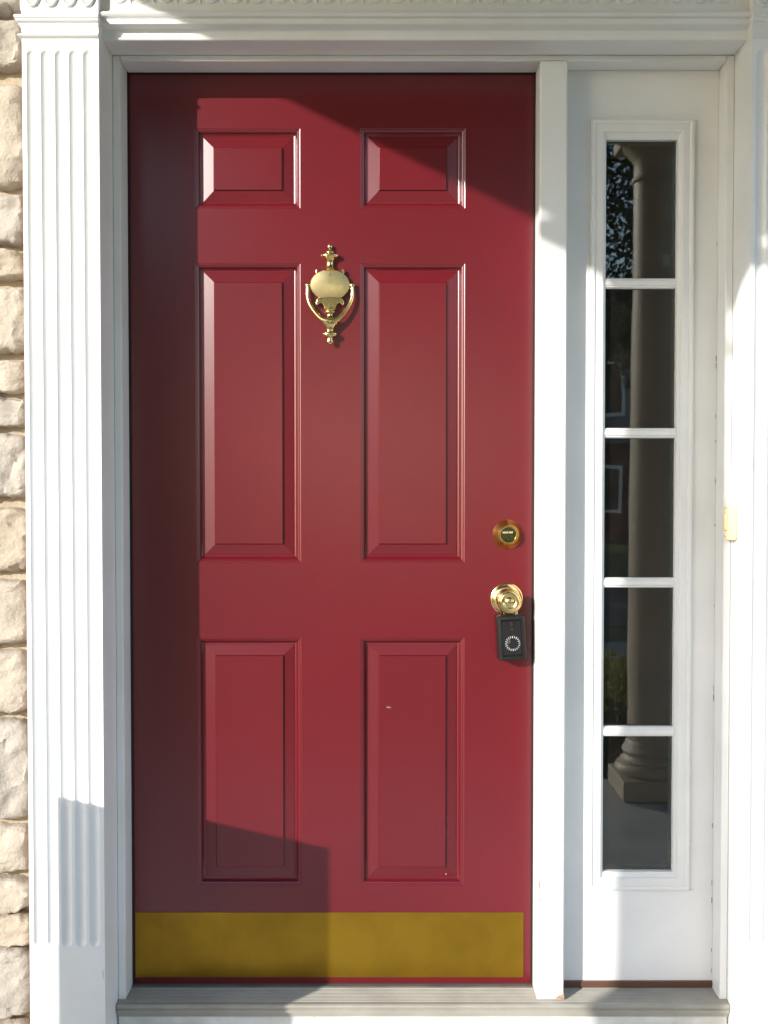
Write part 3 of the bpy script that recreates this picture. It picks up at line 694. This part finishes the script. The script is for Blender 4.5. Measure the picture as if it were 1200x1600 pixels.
r = random.Random(4); tips = []
for k in range(16):
    a = k * 2.4; z0 = .9 + k * .24; ln = r.uniform(1.0, 1.9) * (1 - k * .025)
    e_ = (3.8 + ln * math.cos(a), -12.0 + ln * math.sin(a), z0 + ln * .55)
    m.tube([(3.8, -12.0, z0), (3.8 + ln * .5 * math.cos(a), -12 + ln * .5 * math.sin(a), z0 + ln * .35), e_], [.06, .035, .012], 8); tips.append(e_)
m.build('trunk', M['bark'], tree, smooth=60)
m = MB()
for i, t in enumerate(tips): leaves(m, t, (.75, .75, .60), 800, .055, 100 + i, .1)
leaves(m, (3.75, -12, 4.9), (.9, .9, .9), 1200, .055, 90, .1)
m.build('crown', M['leaf'], tree)

def broad_tree(x, y, hgt, rad, label, seed, low=.22):  # unseen trees, added to darken parts of the sheen on the door
    o = empty('added_tree', (x, y, GR)); tag(o, label, 'tree', 'dense trees added to shape the door sheen')
    r = random.Random(seed)
    m = MB().tube([(x, y, GR - .1), (x + .05, y, GR + hgt * .3), (x - .05, y + .05, GR + hgt * .6), (x, y, GR + hgt * .85)], [.24, .18, .12, .04], 12)
    lv = MB()
    for k in range(12):
        a = k * 2.4; zz = GR + hgt * (low + (.82 - low) / 11 * k); ln = rad * (1.0 - abs(k - 4) * .06)
        e_ = (x + ln * .62 * math.cos(a), y + ln * .62 * math.sin(a), zz + ln * .2)
        m.tube([(x, y, zz), ((x + e_[0]) / 2, (y + e_[1]) / 2, zz + ln * .16), e_], [.07, .045, .015], 8)
        leaves(lv, e_, (rad * .62, rad * .62, hgt * .16), 1100, .15, seed * 50 + k, .05)
    leaves(lv, (x, y, GR + hgt * .86), (rad * .6, rad * .6, hgt * .15), 1100, .15, seed * 50 + 40, .05)
    m.build('trunk', M['bark'], o, smooth=60); lv.build('crown', M['leaf'], o)
broad_tree(-4.8, -18.6, 7.0, 2.0, 'dense green tree added across the street to darken the left of the door sheen', 11)
broad_tree(-.3, -13.6, 8.2, 2.6, 'dense green tree added between the two houses, its crown limiting the door sheen from above', 13, .47)  # added; its raised crown leaves a bright gap for the middle sheen
broad_tree(-8.6, -19.6, 7.4, 2.3, 'taller dense green tree added further left, also darkening the door sheen', 12)
def house(x0, x1, yf, dep, zb, ze, zr, wall_m, wins, label, where):
    """two-storey house facing the door: brick below, boards above, hipped-end gable roof, framed windows"""
    hs = empty('neighbour_house', ((x0 + x1) / 2, yf - dep / 2, GR)); tag(hs, label, 'house')
    B(x0, x1, yf - dep, yf, GR - .1, zb).build('brick_wall', M['brick'], hs)
    B(x0, x1, yf - dep, yf + .10, zb, ze).build('siding_wall', wall_m, hs)
    zz = zb + .10; src = None
    while zz < ze - .1:
        if src is None: src = B(x0, x1, yf + .101, yf + .125, zz, zz + .17).build('siding_board', wall_m, hs)
        else: again(src, ((x0 + x1) / 2, yf + .113, zz), hs)
        zz += .19
    MB().add([(x0 - .6, yf + .6, ze), (x1 + .6, yf + .6, ze), (x1 + .6, yf - dep - .6, ze), (x0 - .6, yf - dep - .6, ze), (x0 - .6, yf - dep / 2, zr), (x1 + .6, yf - dep / 2, zr)], [(0, 1, 5, 4), (2, 3, 4, 5), (0, 4, 3), (1, 2, 5), (0, 3, 2, 1)]).build('roof', M['shingle'], hs)
    for fx in wins:
        for z0, z1 in ((-.9, .6), (zb + .85, zb + 2.45)):
            yy = yf + (.13 if z0 > 0 else .0)
            wn = MB().loops(fx, fx + 1.5, z0, z1, [(0, 0), (0, .06), (.10, .06), (.10, .02)], cap=False)
            wn.v = [(a, yy + b_ + .001, c) for a, b_, c in wn.v]
            wo = wn.build('window', M['white'], hs)
            B(fx + .1, fx + 1.4, yy + .002, yy + .015, z0 + .1, z1 - .1).build('window_pane', M['black'], wo)
            B(fx + .72, fx + .78, yy + .016, yy + .05, z0 + .1, z1 - .1).build('glazing_bar', M['white'], wo)
    if where:                                     # entrance
        dr = B(where, where + 1.0, yf + .001, yf + .06, GR + .02, GR + 2.1).build('door', M['wood_brown'], hs)
        MB().lathe([(.03, 0), (.04, .03), (0, .05)], (where + .86, yf + .06, GR + 1.0), 'z', 12).build('handle', M['brass'], dr)
house(4.7, 15.0, -30.0, 8, 1.15, 4.4, 6.6, M['siding'], (5.6, 8.9, 12.2), 'brick and siding house across the street mirrored in the sidelight', 10.9)
house(-21.0, -3.9, -27.0, 8, 1.15, 4.2, 6.2, M['siding'], (-19, -15.2, -11.4, -7.2), 'long house added across the street to the left to dim the door sheen', -9.2)  # unseen house, added to dim the sheen on the door's left
